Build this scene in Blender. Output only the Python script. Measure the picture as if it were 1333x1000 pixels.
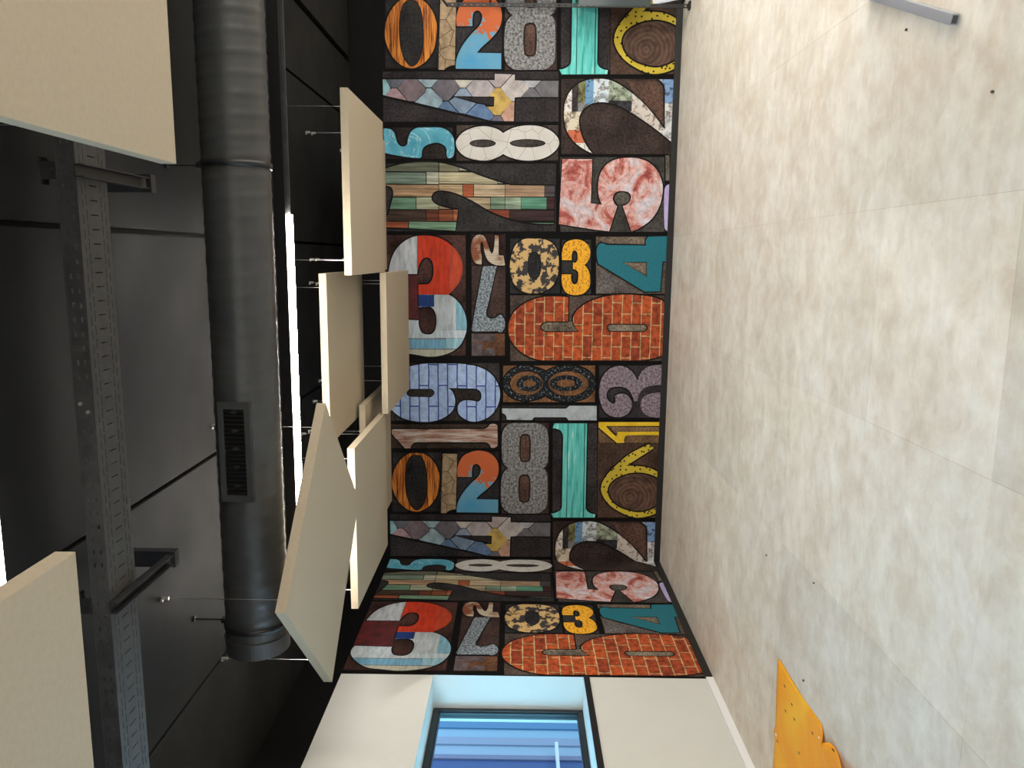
import bpy, bmesh, math, random
from mathutils import Vector, Matrix
from mathutils.geometry import tessellate_polygon
R_ = random.Random(7)
S = bpy.context.scene
C = S.collection
for o in list(bpy.data.objects):
    bpy.data.objects.remove(o)

# ------------------------------------------------------------------ camera
# the photograph is stored lying on its side: the room's "up" points to the picture's left
D, L, H, ZC = 8.23, 3.349, 3.012, 3.344      # back wall, left wall, wallpaper top, ceiling
RX, YR = 4.2, -4.0                           # right and rear walls
right = Vector((0.98679, 0.16161, 0.01109)); up = Vector((-0.00960, -0.00998, 0.99990)); fwd = Vector((-0.16171, 0.98680, 0.00830))
cam_d = bpy.data.cameras.new('camera'); cam = bpy.data.objects.new('camera', cam_d); C.objects.link(cam)
cx, cy, cz = (-up), right, (-fwd)
cam.matrix_world = Matrix(((cx.x, cy.x, cz.x, 0), (cx.y, cy.y, cz.y, 0), (cx.z, cy.z, cz.z, 1.6), (0, 0, 0, 1)))
cam_d.sensor_fit = 'HORIZONTAL'; cam_d.sensor_width = 36; cam_d.lens = 36 * 1006.35 / 1333; cam_d.clip_start = 0.05
S.camera = cam

# ------------------------------------------------------------------ light
SKY = 2.1; LED = 115.0
W = bpy.data.worlds.new('sky'); S.world = W; W.use_nodes = True
W.node_tree.nodes['Background'].inputs[0].default_value = (0.55, 0.75, 0.92, 1)
W.node_tree.nodes['Background'].inputs[1].default_value = SKY
def area(name, loc, rot, sx, sy, power, col):
    l = bpy.data.lights.new(name, 'AREA'); l.shape = 'RECTANGLE'; l.size = sx; l.size_y = sy; l.energy = power; l.color = col
    o = bpy.data.objects.new(name, l); o.location = loc; o.rotation_euler = rot; C.objects.link(o); return o
# daylight through the window in view and through the further windows of the same wall
area('daylight_window', (-4.2, 4.95, 1.75), (0, -math.pi / 2, 0), 1.3, 1.5, 32, (0.28, 0.78, 1.0))
area('daylight_window_near', (-4.2, 2.47, 1.75), (0, -math.pi / 2, 0), 1.3, 1.6, 95, (0.66, 0.86, 1.0))
area('daylight_window_rear', (-4.2, -0.02, 1.75), (0, -math.pi / 2, 0), 1.3, 1.6, 95, (0.66, 0.86, 1.0))
area('fill_rear', (0.4, -3.9, 1.5), (math.pi / 2, 0, 0), 6.5, 2.4, 45, (1.0, 0.95, 0.88))  # unseen fill light set before the plain rear wall
area('fill_right', (4.1, 2.5, 1.35), (0, math.pi / 2, 0), 2.3, 9.0, 240, (1.0, 0.965, 0.91))  # added fill evening out the room light, before the plain right wall
# light of added, unseen strip lamps that brighten floor and walls: one row along the right side, one behind the camera (narrow downward optics)
for loc, rz, ln, pw in (((2.95, 4.4, 3.18), math.pi / 2, 6.0, 95), ((0.3, 0.0, 3.04), 0, 4.0, 10)):
    a = area('added_lamp_light', loc, (0, 0, rz), ln, 0.05, pw, (1.0, 0.965, 0.91)); a.data.spread = math.radians(158)
S.view_settings.view_transform = 'Standard'; S.view_settings.look = 'None'; S.view_settings.gamma = 1.0
S.view_settings.use_curve_mapping = False; S.view_settings.exposure = 0.20

# ------------------------------------------------------------------ materials
def lin(v):
    v = v / 255.0
    return v / 12.92 if v <= 0.04045 else ((v + 0.055) / 1.055) ** 2.4
def rgb(c, k=1.0): return (min(1, lin(c[0]) * k), min(1, lin(c[1]) * k), min(1, lin(c[2]) * k), 1.0)
class NT:
    def __init__(s, name, rough=0.6, metal=0.0, spec=0.15):
        s.m = bpy.data.materials.new(name); s.m.use_nodes = True; s.t = s.m.node_tree; s.n = s.t.nodes
        s.b = s.n['Principled BSDF']; s.b.inputs['Roughness'].default_value = rough; s.b.inputs['Metallic'].default_value = metal
        s.b.inputs['Specular IOR Level'].default_value = spec
    def node(s, typ, **kw):
        n = s.n.new(typ)
        for k, v in kw.items(): setattr(n, k, v)
        return n
    def link(s, a, b): s.t.links.new(a, b)
    def uv(s, sx=1, sy=1, rot=0):
        a = s.node('ShaderNodeTexCoord'); m = s.node('ShaderNodeMapping'); m.inputs['Scale'].default_value = (sx, sy, 1); m.inputs['Rotation'].default_value = (0, 0, rot)
        s.link(a.outputs['UV'], m.inputs['Vector']); return m.outputs[0]
    def obj(s, sx=1, sy=1, sz=1):
        a = s.node('ShaderNodeTexCoord'); m = s.node('ShaderNodeMapping'); m.inputs['Scale'].default_value = (sx, sy, sz)
        s.link(a.outputs['Object'], m.inputs['Vector']); return m.outputs[0]
    def noise(s, vec, scale, detail=4, rough=0.6, dist=0.0):
        n = s.node('ShaderNodeTexNoise'); n.inputs['Scale'].default_value = scale; n.inputs['Detail'].default_value = detail
        n.inputs['Roughness'].default_value = rough; n.inputs['Distortion'].default_value = dist
        s.link(vec, n.inputs['Vector']); return n.outputs['Fac']
    def voro(s, vec, scale, feature='F1', rnd=1.0):
        n = s.node('ShaderNodeTexVoronoi', feature=feature, voronoi_dimensions='2D'); n.inputs['Scale'].default_value = scale; n.inputs['Randomness'].default_value = rnd
        s.link(vec, n.inputs['Vector']); return n
    def ramp(s, fac, stops, const=False):
        r = s.node('ShaderNodeValToRGB'); e = r.color_ramp.elements
        if const: r.color_ramp.interpolation = 'CONSTANT'
        while len(e) < len(stops): e.new(0.5)
        for i, (p, c) in enumerate(stops): e[i].position = p; e[i].color = rgb(c) if len(c) == 3 else c
        s.link(fac, r.inputs[0]); return r.outputs[0]
    def mix(s, a, b, fac, mode='MIX'):
        m = s.node('ShaderNodeMix', data_type='RGBA', blend_type=mode)
        for sock, v in ((m.inputs[0], fac), (m.inputs[6], a), (m.inputs[7], b)):
            if isinstance(v, (int, float)): sock.default_value = v
            elif isinstance(v, tuple): sock.default_value = v if len(v) == 4 else rgb(v)
            else: s.link(v, sock)
        return m.outputs[2]
    def attr(s, name='col'):
        a = s.node('ShaderNodeAttribute', attribute_name=name); return a.outputs['Color']
    def out(s, col, bump=None, bs=0.3, bd=0.01):
        if isinstance(col, tuple): s.b.inputs['Base Color'].default_value = rgb(col) if len(col) == 3 else col
        else: s.link(col, s.b.inputs['Base Color'])
        if bump is not None:
            n = s.node('ShaderNodeBump'); n.inputs['Strength'].default_value = bs; n.inputs['Distance'].default_value = bd
            s.link(bump, n.inputs['Height']); s.link(n.outputs[0], s.b.inputs['Normal'])
        return s.m
g3 = lambda v: (v, v, v)
M = {}
def grain(n, col, vec, scale, lo=110, hi=255, detail=6, dist=0.0):
    """multiply a colour with a grey noise"""
    f = n.ramp(n.noise(vec, scale, detail, 0.65, dist), [(0.3, g3(lo)), (0.62, g3(hi))])
    return n.mix(col, f, 1.0, 'MULTIPLY')
def m_plain(name, col, rough=0.6, metal=0, spec=0.5, nz=0.0, scale=6):
    n = NT(name, rough, metal, spec)
    if nz:
        f = n.ramp(n.noise(n.obj(), scale, 5), [(0.3, tuple(c * (1 - nz) for c in col)), (0.7, tuple(min(255, c * (1 + nz)) for c in col))])
        M[name] = n.out(f)
    else: M[name] = n.out(col)
m_plain('wall_black', (15, 14, 14), 0.75, spec=0.1, nz=0.15)
m_plain('upper_black', (14, 14, 15), 0.7, spec=0.1)
m_plain('wall_white', (206, 206, 200), 0.7, nz=0.012, scale=2)
m_plain('wall_rest', (205, 200, 190), 0.8)
m_plain('skirting_black', (20, 20, 21), 0.45)
m_plain('skirting_white', (232, 232, 232), 0.4)
m_plain('panel', (162, 149, 128), 0.85, spec=0.2, nz=0.02, scale=60)
m_plain('wire', (190, 190, 190), 0.3, 1.0)
m_plain('anchor', (200, 195, 185), 0.35, 0.9)
m_plain('tray', (58, 58, 58), 0.5, 0.3, nz=0.15, scale=20)
m_plain('bracket', (38, 38, 40), 0.45, 0.3)
m_plain('black_metal', (22, 22, 23), 0.4, 0.2)
m_plain('frame_black', (26, 29, 33), 0.35)
m_plain('grey_metal', (168, 170, 176), 0.35, 0.55)
m_plain('tube_inside', (60, 60, 62), 0.6)
m_plain('table_white', (240, 240, 242), 0.35)
m_plain('table_top', (205, 203, 200), 0.4)
m_plain('smoked', (30, 46, 48), 0.15)
m_plain('crumb', (70, 60, 50), 0.9)
m_plain('scrap', (235, 228, 205), 0.7)
def mat_emit(name, col, k):
    n = NT(name); n.b.inputs['Emission Color'].default_value = col; n.b.inputs['Emission Strength'].default_value = k; M[name] = n.out((250, 250, 250))
mat_emit('led', (1.0, 0.95, 0.88, 1), LED)
mat_emit('led_dim', (1.0, 0.93, 0.84, 1), LED * 0.12)
# glazing: thin, slightly blue glass
n = NT('glass', 0.02, 0, 0.5); n.b.inputs['Transmission Weight'].default_value = 1.0; n.b.inputs['IOR'].default_value = 1.02
M['glass'] = n.out((215, 232, 245))
# ceiling slabs: black sprayed concrete, half gloss
n = NT('ceiling', 0.42, 0, 0.03); v = n.obj()
r = n.ramp(n.noise(v, 1.3, 5, 0.6), [(0.3, g3(0.28 * 255)), (0.7, g3(0.6 * 255))])
n.link(n.ramp(n.noise(v, 1.1, 4, 0.6), [(0.35, (0.52, 0.52, 0.52, 1)), (0.7, (0.75, 0.75, 0.75, 1))]), n.b.inputs['Roughness'])
M['ceiling'] = n.out(n.ramp(n.noise(v, 2.0, 5), [(0.3, (30, 30, 30)), (0.7, (38, 38, 37))]), n.noise(v, 5, 3), 0.06, 0.02)
# spiral duct
n = NT('duct', 0.36, 0.0, 0.5)
M['duct'] = n.out(n.ramp(n.noise(n.obj(), 4, 4), [(0.3, (46, 47, 47)), (0.7, (58, 58, 56))]))
# floor tiles: beige concrete look, cloudy
n = NT('floor_tile', 0.55, 0, 0.25); v = n.obj()
a = n.noise(v, 2.3, 8, 0.62, 0.6); b = n.noise(v, 7.0, 6, 0.65, 0.3); e = n.noise(n.obj(3.0, 1.0, 1), 9, 8, 0.7, 1.5)
c1 = n.ramp(a, [(0.32, (208, 194, 174)), (0.5, (228, 219, 203)), (0.66, (241, 236, 226))])
c2 = n.ramp(b, [(0.35, (208, 193, 172)), (0.62, (236, 230, 218))])
c3 = n.mix(c1, c2, 0.45)
c4 = n.mix(c3, (240, 237, 226), n.ramp(e, [(0.6, (0, 0, 0)), (0.78, (190, 190, 190))]))
oi = n.node('ShaderNodeObjectInfo'); tone = n.ramp(oi.outputs['Random'], [(0.0, g3(238)), (1.0, g3(255))])
c4 = n.mix(c4, tone, 1.0, 'MULTIPLY')
st = n.ramp(n.noise(n.obj(1.0, 1.9, 1), 5, 9, 0.72, 0.8), [(0.36, g3(242)), (0.62, g3(255))])
c4 = n.mix(c4, st, 1.0, 'MULTIPLY')
M['floor_tile'] = n.out(c4, b, 0.03, 0.005)
m_plain('floor_joint', (165, 150, 130), 0.8)
# yellow sheet
n = NT('yellow_sheet', 0.45); v = n.obj()
c1 = n.ramp(n.noise(v, 1.6, 6, 0.6, 0.4), [(0.3, (240, 148, 24)), (0.5, (248, 168, 34)), (0.68, (252, 200, 52))])
sp = n.voro(n.obj(1.0, 0.45, 1), 7, 'F1').outputs['Distance']
c1 = n.mix((60, 40, 20), c1, n.ramp(sp, [(0.035, (0, 0, 0)), (0.05, (255, 255, 255))]))
M['yellow_sheet'] = n.out(c1)
# ---- printed numerals (flat wallpaper print; UV = metres along / up the paper)
n = NT('blockprint', 0.7); v = n.uv()
M['block'] = n.out(grain(n, grain(n, n.attr(), v, 3.0, 130, 255, 7), v, 40, 150, 255, 3))
M['counter'] = M['block']
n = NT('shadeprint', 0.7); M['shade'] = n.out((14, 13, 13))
n = NT('tiles', 0.55); v = n.uv(); M['tiles'] = n.out(grain(n, n.attr(), v, 9, 190, 255))
n = NT('cyan', 0.5); v = n.uv(); w = n.voro(n.uv(1, 1), 6, 'DISTANCE_TO_EDGE').outputs['Distance']
c = n.ramp(n.noise(v, 4, 5), [(0.3, (70, 145, 168)), (0.7, (104, 178, 198))])
ww = n.noise(v, 2.6, 4, 0.6, 2.0)
M['cyan'] = n.out(n.mix(c, (190, 222, 226), n.ramp(ww, [(0.48, (0, 0, 0)), (0.5, (190, 190, 190)), (0.52, (0, 0, 0))])))
n = NT('crackle', 0.5); v = n.uv(); w = n.voro(v, 7, 'DISTANCE_TO_EDGE').outputs['Distance']
M['crackle'] = n.out(n.mix((120, 112, 104), n.ramp(n.noise(v, 3), [(0.3, (194, 189, 182)), (0.7, (208, 204, 199))]), n.ramp(w, [(0.006, (60, 60, 60)), (0.016, (255, 255, 255))])))
n = NT('planks', 0.6); v = n.uv(14, 2.2); M['planks'] = n.out(grain(n, grain(n, n.attr(), n.uv(40, 1.5), 1.0, 150, 255, 8), n.uv(9, 1.0), 3.0, 190, 255, 8))
n = NT('graffiti', 0.5); v = n.uv()
sp = n.ramp(n.noise(v, 16, 6, 0.72, 0.5), [(0.36, (30, 26, 26)), (0.43, (150, 110, 80)), (0.48, (255, 255, 255))])
sw = n.ramp(n.noise(v, 5, 5, 0.6, 1.2), [(0.40, (60, 66, 60)), (0.47, (255, 255, 255))])
M['graffiti'] = n.out(n.mix(n.mix(n.attr(), sp, 0.75, 'MULTIPLY'), sw, 0.55, 'MULTIPLY'))
n = NT('pink', 0.6); v = n.uv()
c = n.ramp(n.noise(v, 3.4, 12, 0.74, 0.9), [(0.36, (138, 56, 54)), (0.44, (184, 104, 94)), (0.49, (214, 160, 150)), (0.55, (214, 190, 190)), (0.62, (210, 204, 214))])
M['pink'] = n.out(grain(n, c, v, 22, 200, 255))
n = NT('three', 0.5); v = n.uv(2, 9); M['three'] = n.out(grain(n, n.attr(), v, 3, 200, 255, 5, 0.4))
n = NT('redstain', 0.7); v = n.uv(); M['redstain'] = n.out(n.ramp(n.noise(v, 9, 8, 0.7), [(0.3, (50, 36, 36)), (0.55, (92, 40, 42)), (0.75, (130, 36, 40))]))
n = NT('stripe', 0.6); v = n.uv(1, 1)
wv = n.node('ShaderNodeTexWave', bands_direction='X'); wv.inputs['Scale'].default_value = 18; wv.inputs['Distortion'].default_value = 1.5; n.link(v, wv.inputs['Vector'])
c = n.ramp(n.noise(v, 4, 3), [(0.4, (140, 84, 60)), (0.55, (206, 190, 168))])
M['stripe'] = n.out(n.mix(c, n.ramp(wv.outputs['Fac'], [(0.1, g3(130)), (0.4, g3(255))]), 0.8, 'MULTIPLY'))
def speck(name, c0, c1, scale, lo=0.38, hi=0.62, rough=0.5, metal=0):
    n = NT(name, rough, metal); v = n.uv(); M[name] = n.out(n.ramp(n.noise(v, scale, 6, 0.75), [(lo, c0), (hi, c1)]))
speck('steel', (66, 76, 86), (160, 170, 176), 45, 0.42, 0.6)
speck('rustiron', (64, 56, 58), (100, 88, 90), 12)
speck('concrete', (54, 54, 56), (158, 157, 156), 40, 0.38, 0.62)
speck('gold', (140, 84, 24), (236, 172, 48), 40, 0.38, 0.5)
speck('purple', (82, 72, 82), (152, 138, 148), 38, 0.4, 0.6)
speck('teal', (26, 88, 102), (46, 122, 134), 70, 0.3, 0.7)
speck('lavender', (166, 150, 196), (190, 176, 214), 5)
speck('joint', (20, 60, 58), (28, 80, 76), 5)
speck('bead', (16, 20, 26), (176, 186, 194), 42, 0.56, 0.66, 0.35)
speck('yellow', (206, 168, 34), (226, 190, 50), 6)
n = NT('leopard', 0.6); v = n.uv()
c = n.ramp(n.noise(n.uv(1.0, 1.0), 8, 6, 0.66), [(0.485, (58, 56, 58)), (0.505, (200, 166, 112))], False)
M['leopard'] = n.out(c)
def bricks(name, c0, c1, cm, bw, rh, ms, lo, rough=0.7):
    n = NT(name, rough); t = n.node('ShaderNodeTexBrick'); t.inputs['Scale'].default_value = 1.0
    t.inputs['Brick Width'].default_value = bw; t.inputs['Row Height'].default_value = rh; t.inputs['Mortar Size'].default_value = ms; t.inputs['Mortar Smooth'].default_value = 0.3; t.inputs['Bias'].default_value = 0.0
    v = n.uv(); nz = n.node('ShaderNodeTexNoise'); nz.inputs['Scale'].default_value = 9; n.link(v, nz.inputs['Vector'])
    mx = n.node('ShaderNodeVectorMath', operation='SCALE'); mx.inputs[3].default_value = 0.012; n.link(nz.outputs['Color'], mx.inputs[0])
    ad = n.node('ShaderNodeVectorMath', operation='ADD'); n.link(v, ad.inputs[0]); n.link(mx.outputs[0], ad.inputs[1]); n.link(ad.outputs[0], t.inputs['Vector'])
    for i, cc in enumerate((c0, c1, cm)): t.inputs[1 + i].default_value = rgb(cc)
    M[name] = n.out(grain(n, t.outputs['Color'], v, 18, lo, 255, 8))
bricks('brick', (150, 66, 44), (206, 96, 50), (206, 180, 130), 0.235, 0.103, 0.006, 135)
bricks('bluebrick', (160, 182, 222), (176, 197, 230), (58, 74, 146), 0.46, 0.103, 0.008, 205)
def wood(name, stops, sx, sy, scale=3.0, dist=0.6):
    n = NT(name, 0.5); v = n.uv(sx, sy); c = n.ramp(n.noise(v, scale, 8, 0.7, dist), stops)
    M[name] = n.out(c)
wood('greywood', [(0.34, (84, 56, 44)), (0.43, (150, 112, 94)), (0.52, (172, 150, 138)), (0.62, (194, 186, 180))], 9, 0.8, 3.0)
wood('orangewood', [(0.36, (52, 24, 12)), (0.44, (128, 66, 26)), (0.53, (188, 112, 42)), (0.63, (216, 146, 60))], 0.8, 16, 3.0)
wood('tealwood', [(0.34, (44, 134, 130)), (0.45, (84, 186, 178)), (0.58, (112, 204, 196)), (0.68, (206, 232, 224))], 0.7, 9, 3.0)
n = NT('stone', 0.7); v = n.uv(); w = n.voro(v, 7, 'DISTANCE_TO_EDGE').outputs['Distance']
M['stone'] = n.out(n.mix((66, 54, 42), n.ramp(n.noise(v, 14, 6), [(0.3, (120, 100, 76)), (0.7, (178, 154, 124))]), n.ramp(w, [(0.008, (0, 0, 0)), (0.03, (255, 255, 255))])))
# orange paint that has worn to blue towards the numeral's foot
n = NT('peel', 0.5); v = n.uv(); sep = n.node('ShaderNodeSeparateXYZ'); n.link(v, sep.inputs[0])
mr = n.node('ShaderNodeMapRange'); mr.inputs[1].default_value = 2.10; mr.inputs[2].default_value = 2.80; mr.inputs[3].default_value = 0.72; mr.inputs[4].default_value = 0.26
n.link(sep.outputs['X'], mr.inputs[0])
ad = n.node('ShaderNodeMath', operation='SUBTRACT'); n.link(n.noise(v, 5, 9, 0.7, 0.4), ad.inputs[0]); n.link(mr.outputs[0], ad.inputs[1])
c = n.ramp(ad.outputs[0], [(0.0, (188, 96, 54)), (0.012, (176, 104, 72)), (0.02, (104, 152, 174)), (0.35, (72, 146, 188))])
M['peel'] = n.out(c)
n = NT('dots', 0.5); v = n.uv(); d = n.voro(v, 17, 'F1', 1.0).outputs['Distance']
M['dots'] = n.out(n.mix((30, 26, 20), n.ramp(n.noise(v, 5), [(0.3, (178, 156, 48)), (0.7, (200, 178, 62))]), n.ramp(d, [(0.15, (0, 0, 0)), (0.19, (255, 255, 255))])))
n = NT('knot', 0.5); v = n.uv(); wv = n.node('ShaderNodeTexWave', wave_type='RINGS', rings_direction='Z'); wv.inputs['Scale'].default_value = 7; wv.inputs['Distortion'].default_value = 3; wv.inputs['Detail'].default_value = 3
mp = n.node('ShaderNodeMapping'); mp.inputs['Location'].default_value = (-2.60, -0.35, 0); n.link(v, mp.inputs[0]); n.link(mp.outputs[0], wv.inputs['Vector'])
M['knot'] = n.out(grain(n, n.ramp(wv.outputs['Fac'], [(0.1, (88, 66, 56)), (0.9, (108, 82, 68))]), v, 9, 130, 255, 8))
n = NT('whitemetal', 0.5); v = n.uv(); M['whitemetal'] = n.out(n.ramp(n.noise(v, 9, 9, 0.75), [(0.3, (70, 70, 72)), (0.42, (160, 168, 174)), (0.7, (188, 196, 200))]))

# ------------------------------------------------------------------ mesh helpers
class MB:
    def __init__(s): s.v = []; s.f = []
    def box(s, x0, x1, y0, y1, z0, z1):
        b = len(s.v); s.v += [(x, y, z) for z in (z0, z1) for y in (y0, y1) for x in (x0, x1)]
        s.f += [tuple(b + i for i in q) for q in ((0, 2, 3, 1), (4, 5, 7, 6), (0, 1, 5, 4), (2, 6, 7, 3), (0, 4, 6, 2), (1, 3, 7, 5))]; return s
    def tube(s, p, q, r, n=10, cap=True):
        p, q = Vector(p), Vector(q); d = (q - p).normalized(); a = d.orthogonal().normalized(); e = d.cross(a); b = len(s.v)
        for w in (p, q):
            for i in range(n): t = 2 * math.pi * i / n; s.v.append(tuple(w + r * (math.cos(t) * a + math.sin(t) * e)))
        s.f += [(b + i, b + (i + 1) % n, b + n + (i + 1) % n, b + n + i) for i in range(n)]
        if cap: s.f += [tuple(b + n - 1 - i for i in range(n)), tuple(b + n + i for i in range(n))]
        return s
    def prism(s, pts, z0, z1):
        b = len(s.v); n = len(pts); s.v += [(x, y, z0) for x, y in pts] + [(x, y, z1) for x, y in pts]
        s.f += [tuple(b + n - 1 - i for i in range(n)), tuple(b + n + i for i in range(n))] + [(b + i, b + (i + 1) % n, b + n + (i + 1) % n, b + n + i) for i in range(n)]; return s
    def quad(s, a, b_, c, d): b = len(s.v); s.v += [tuple(a), tuple(b_), tuple(c), tuple(d)]; s.f.append((b, b + 1, b + 2, b + 3)); return s
    def build(s, name, mat, parent=None, bevel=0.0, smooth=False, solid=0.0):
        me = bpy.data.meshes.new(name); me.from_pydata(s.v, [], s.f); me.update()
        bm = bmesh.new(); bm.from_mesh(me)
        if bevel: bmesh.ops.bevel(bm, geom=bm.edges[:], offset=bevel, segments=2, affect='EDGES', profile=0.7)
        bmesh.ops.recalc_face_normals(bm, faces=bm.faces[:]); bm.to_mesh(me); bm.free()
        if smooth:
            for p in me.polygons: p.use_smooth = True
        return link(name, me, mat, parent, solid)
def link(name, me, mat, parent=None, solid=0.0):
    if mat: me.materials.append(M[mat])
    o = bpy.data.objects.new(name, me); C.objects.link(o); o.parent = parent
    if solid:
        md = o.modifiers.new('thickness', 'SOLIDIFY'); md.thickness = solid; md.offset = 0
    return o
def box(name, mat, x0, x1, y0, y1, z0, z1, parent=None, bevel=0.0): return MB().box(x0, x1, y0, y1, z0, z1).build(name, mat, parent, bevel)
def struct(o, label=None):
    o['kind'] = 'structure'
    if label: o['label'] = label
    return o
def tag(o, label, cat, group=None):
    o['label'] = label; o['category'] = cat
    if group: o['group'] = group
    return o
def thing(name, label, cat, loc=(0, 0, 0), rz=0.0, group=None):
    o = bpy.data.objects.new(name, None); C.objects.link(o); o.location = loc; o.rotation_euler = (0, 0, rz); o.empty_display_size = 0.1
    return tag(o, label, cat, group)

# ------------------------------------------------------------------ the room
Y0W = 5.80                                    # wallpaper ends, white wall with the window begins
WZ0, WZ1, WY0, WD = 1.035, 2.265, 4.05, 0.345 # window opening: sill, head, near jamb, depth of the reveal
wall_back = struct(box('wall_back', 'wall_black', -L - 0.2, RX + 0.2, D, D + 0.2, -0.1, ZC + 0.2), 'back wall papered with large letterpress numerals')
box('upper_wall_band', 'upper_black', -L, RX, D - 0.012, D, H, ZC, wall_back)
# left wall around its window openings (one in view, two more of the row beside and behind the camera)
opens = [(WY0, Y0W), (1.6, 3.35), (-0.9, 0.85)]
mb = MB(); X0, X1 = -L - WD - 0.06, -L
mb.box(X0, X1, YR, D, -0.1, WZ0).box(X0, X1, YR, D, WZ1, ZC + 0.2).box(X0, X1, Y0W, D, WZ0, WZ1)
mb.box(X0, X1, opens[1][1], opens[0][0], WZ0, WZ1).box(X0, X1, opens[2][1], opens[1][0], WZ0, WZ1).box(X0, X1, YR, opens[2][0], WZ0, WZ1)
wall_left = struct(mb.build('wall_left', 'wall_white'), 'left wall, white around the window and papered towards the corner')
box('wallpaper_ground', 'wall_black', -L, -L + 0.004, Y0W, D, 0, H, wall_left)
box('upper_wall_band', 'upper_black', -L, -L + 0.012, YR, D, H, ZC, wall_left)
struct(box('wall_right', 'wall_rest', RX, RX + 0.2, YR, D, -0.1, ZC + 0.2), 'plain side wall')
struct(box('wall_rear', 'wall_rest', -L, RX, YR - 0.2, YR, -0.1, ZC + 0.2), 'plain wall behind the camera')
# skirtings
struct(box('baseboard_back', 'skirting_black', -L, RX, D - 0.014, D, 0, 0.065), 'black skirting along the papered back wall')
bl = struct(box('baseboard_left', 'skirting_white', -L, -L + 0.018, YR, Y0W, 0, 0.058, bevel=0.003), 'white skirting under the window')
struct(box('baseboard_corner', 'skirting_black', -L, -L + 0.014, Y0W, D - 0.014, 0, 0.065), 'black skirting under the papered strip of the left wall')
# floor of large square tiles
floor = struct(box('floor', 'floor_joint', -L, RX, YR, D, -0.1, -0.0015), 'beige concrete-look tiled floor')
TX, TY, TXS, TYS = 0.228, 2.535, 0.955, 0.966
ix0 = math.floor((-L - TX) / TXS); iy0 = math.floor((YR - TY) / TYS); k = 0
for i in range(ix0, math.ceil((RX - TX) / TXS)):
    for j in range(iy0, math.ceil((D - TY) / TYS)):
        x0, x1 = max(-L, TX + i * TXS), min(RX, TX + (i + 1) * TXS); y0, y1 = max(YR, TY + j * TYS), min(D, TY + (j + 1) * TYS); g = 0.0006
        dz = R_.uniform(-0.0005, 0.0)
        box('floor_tile', 'floor_tile', x0 + g, x1 - g, y0 + g, y1 - g, -0.0015, dz, floor)
# ceiling of black slabs with open joints
ceil = struct(box('ceiling', 'upper_black', -L, RX, YR, D, ZC + 0.05, ZC + 0.2), 'black painted concrete slab ceiling')
seams = [-L, -2.37, -1.137, 0.10, 1.362, 1.945, 3.15, RX]
for i in range(len(seams) - 1):
    a, b = seams[i], seams[i + 1]; gl = 0.011 if i else 0; gr = 0.011
    if i == 4: gr = 0.03
    if i == 5: gl = 0.03
    box('ceiling_slab', 'ceiling', a + gl, b - gr, YR, D - (0.03 if i >= 5 else 0.0), ZC, ZC + 0.05, ceil, 0.006)

# window in the left wall
def window(idx, y0, y1):
    w = struct(MB().box(-L - WD, -L - WD + 0.05, y0, y1, WZ0, WZ0 + 0.062).box(-L - WD, -L - WD + 0.05, y0, y1, WZ1 - 0.062, WZ1)
        .box(-L - WD, -L - WD + 0.05, y1 - 0.06, y1, WZ0 + 0.062, WZ1 - 0.062).box(-L - WD, -L - WD + 0.05, y0, y0 + 0.06, WZ0 + 0.062, WZ1 - 0.062).build('window_%d' % idx, 'frame_black'), 'black framed window in a deep white reveal')
    MB().box(-L - WD + 0.02, -L - WD + 0.024, y0 + 0.06, y1 - 0.06, WZ0 + 0.062, WZ1 - 0.062).build('pane', 'glass', w)
    MB().box(-L - WD + 0.05, -L - WD + 0.062, y0 + 0.03, y1 - 0.012, WZ0 + 0.012, WZ0 + 0.05).box(-L - WD + 0.05, -L - WD + 0.062, y1 - 0.05, y1 - 0.012, WZ0 + 0.05, WZ1 - 0.012).box(-L - WD + 0.05, -L - WD + 0.062, y0 + 0.03, y1 - 0.05, WZ1 - 0.05, WZ1 - 0.012).build('sash', 'frame_black', w)
    box('window_sill', 'wall_white', -L - WD + 0.062, -L + 0.002, y0, y1, WZ0, WZ0 + 0.012, w)
    box('sill_edge', 'frame_black', -L - 0.001, -L + 0.012, y0 - 0.02, y1, WZ0 - 0.035, WZ0 + 0.012, w)
for i, (a, b) in enumerate(opens): window(i + 1, a, b)
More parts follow.
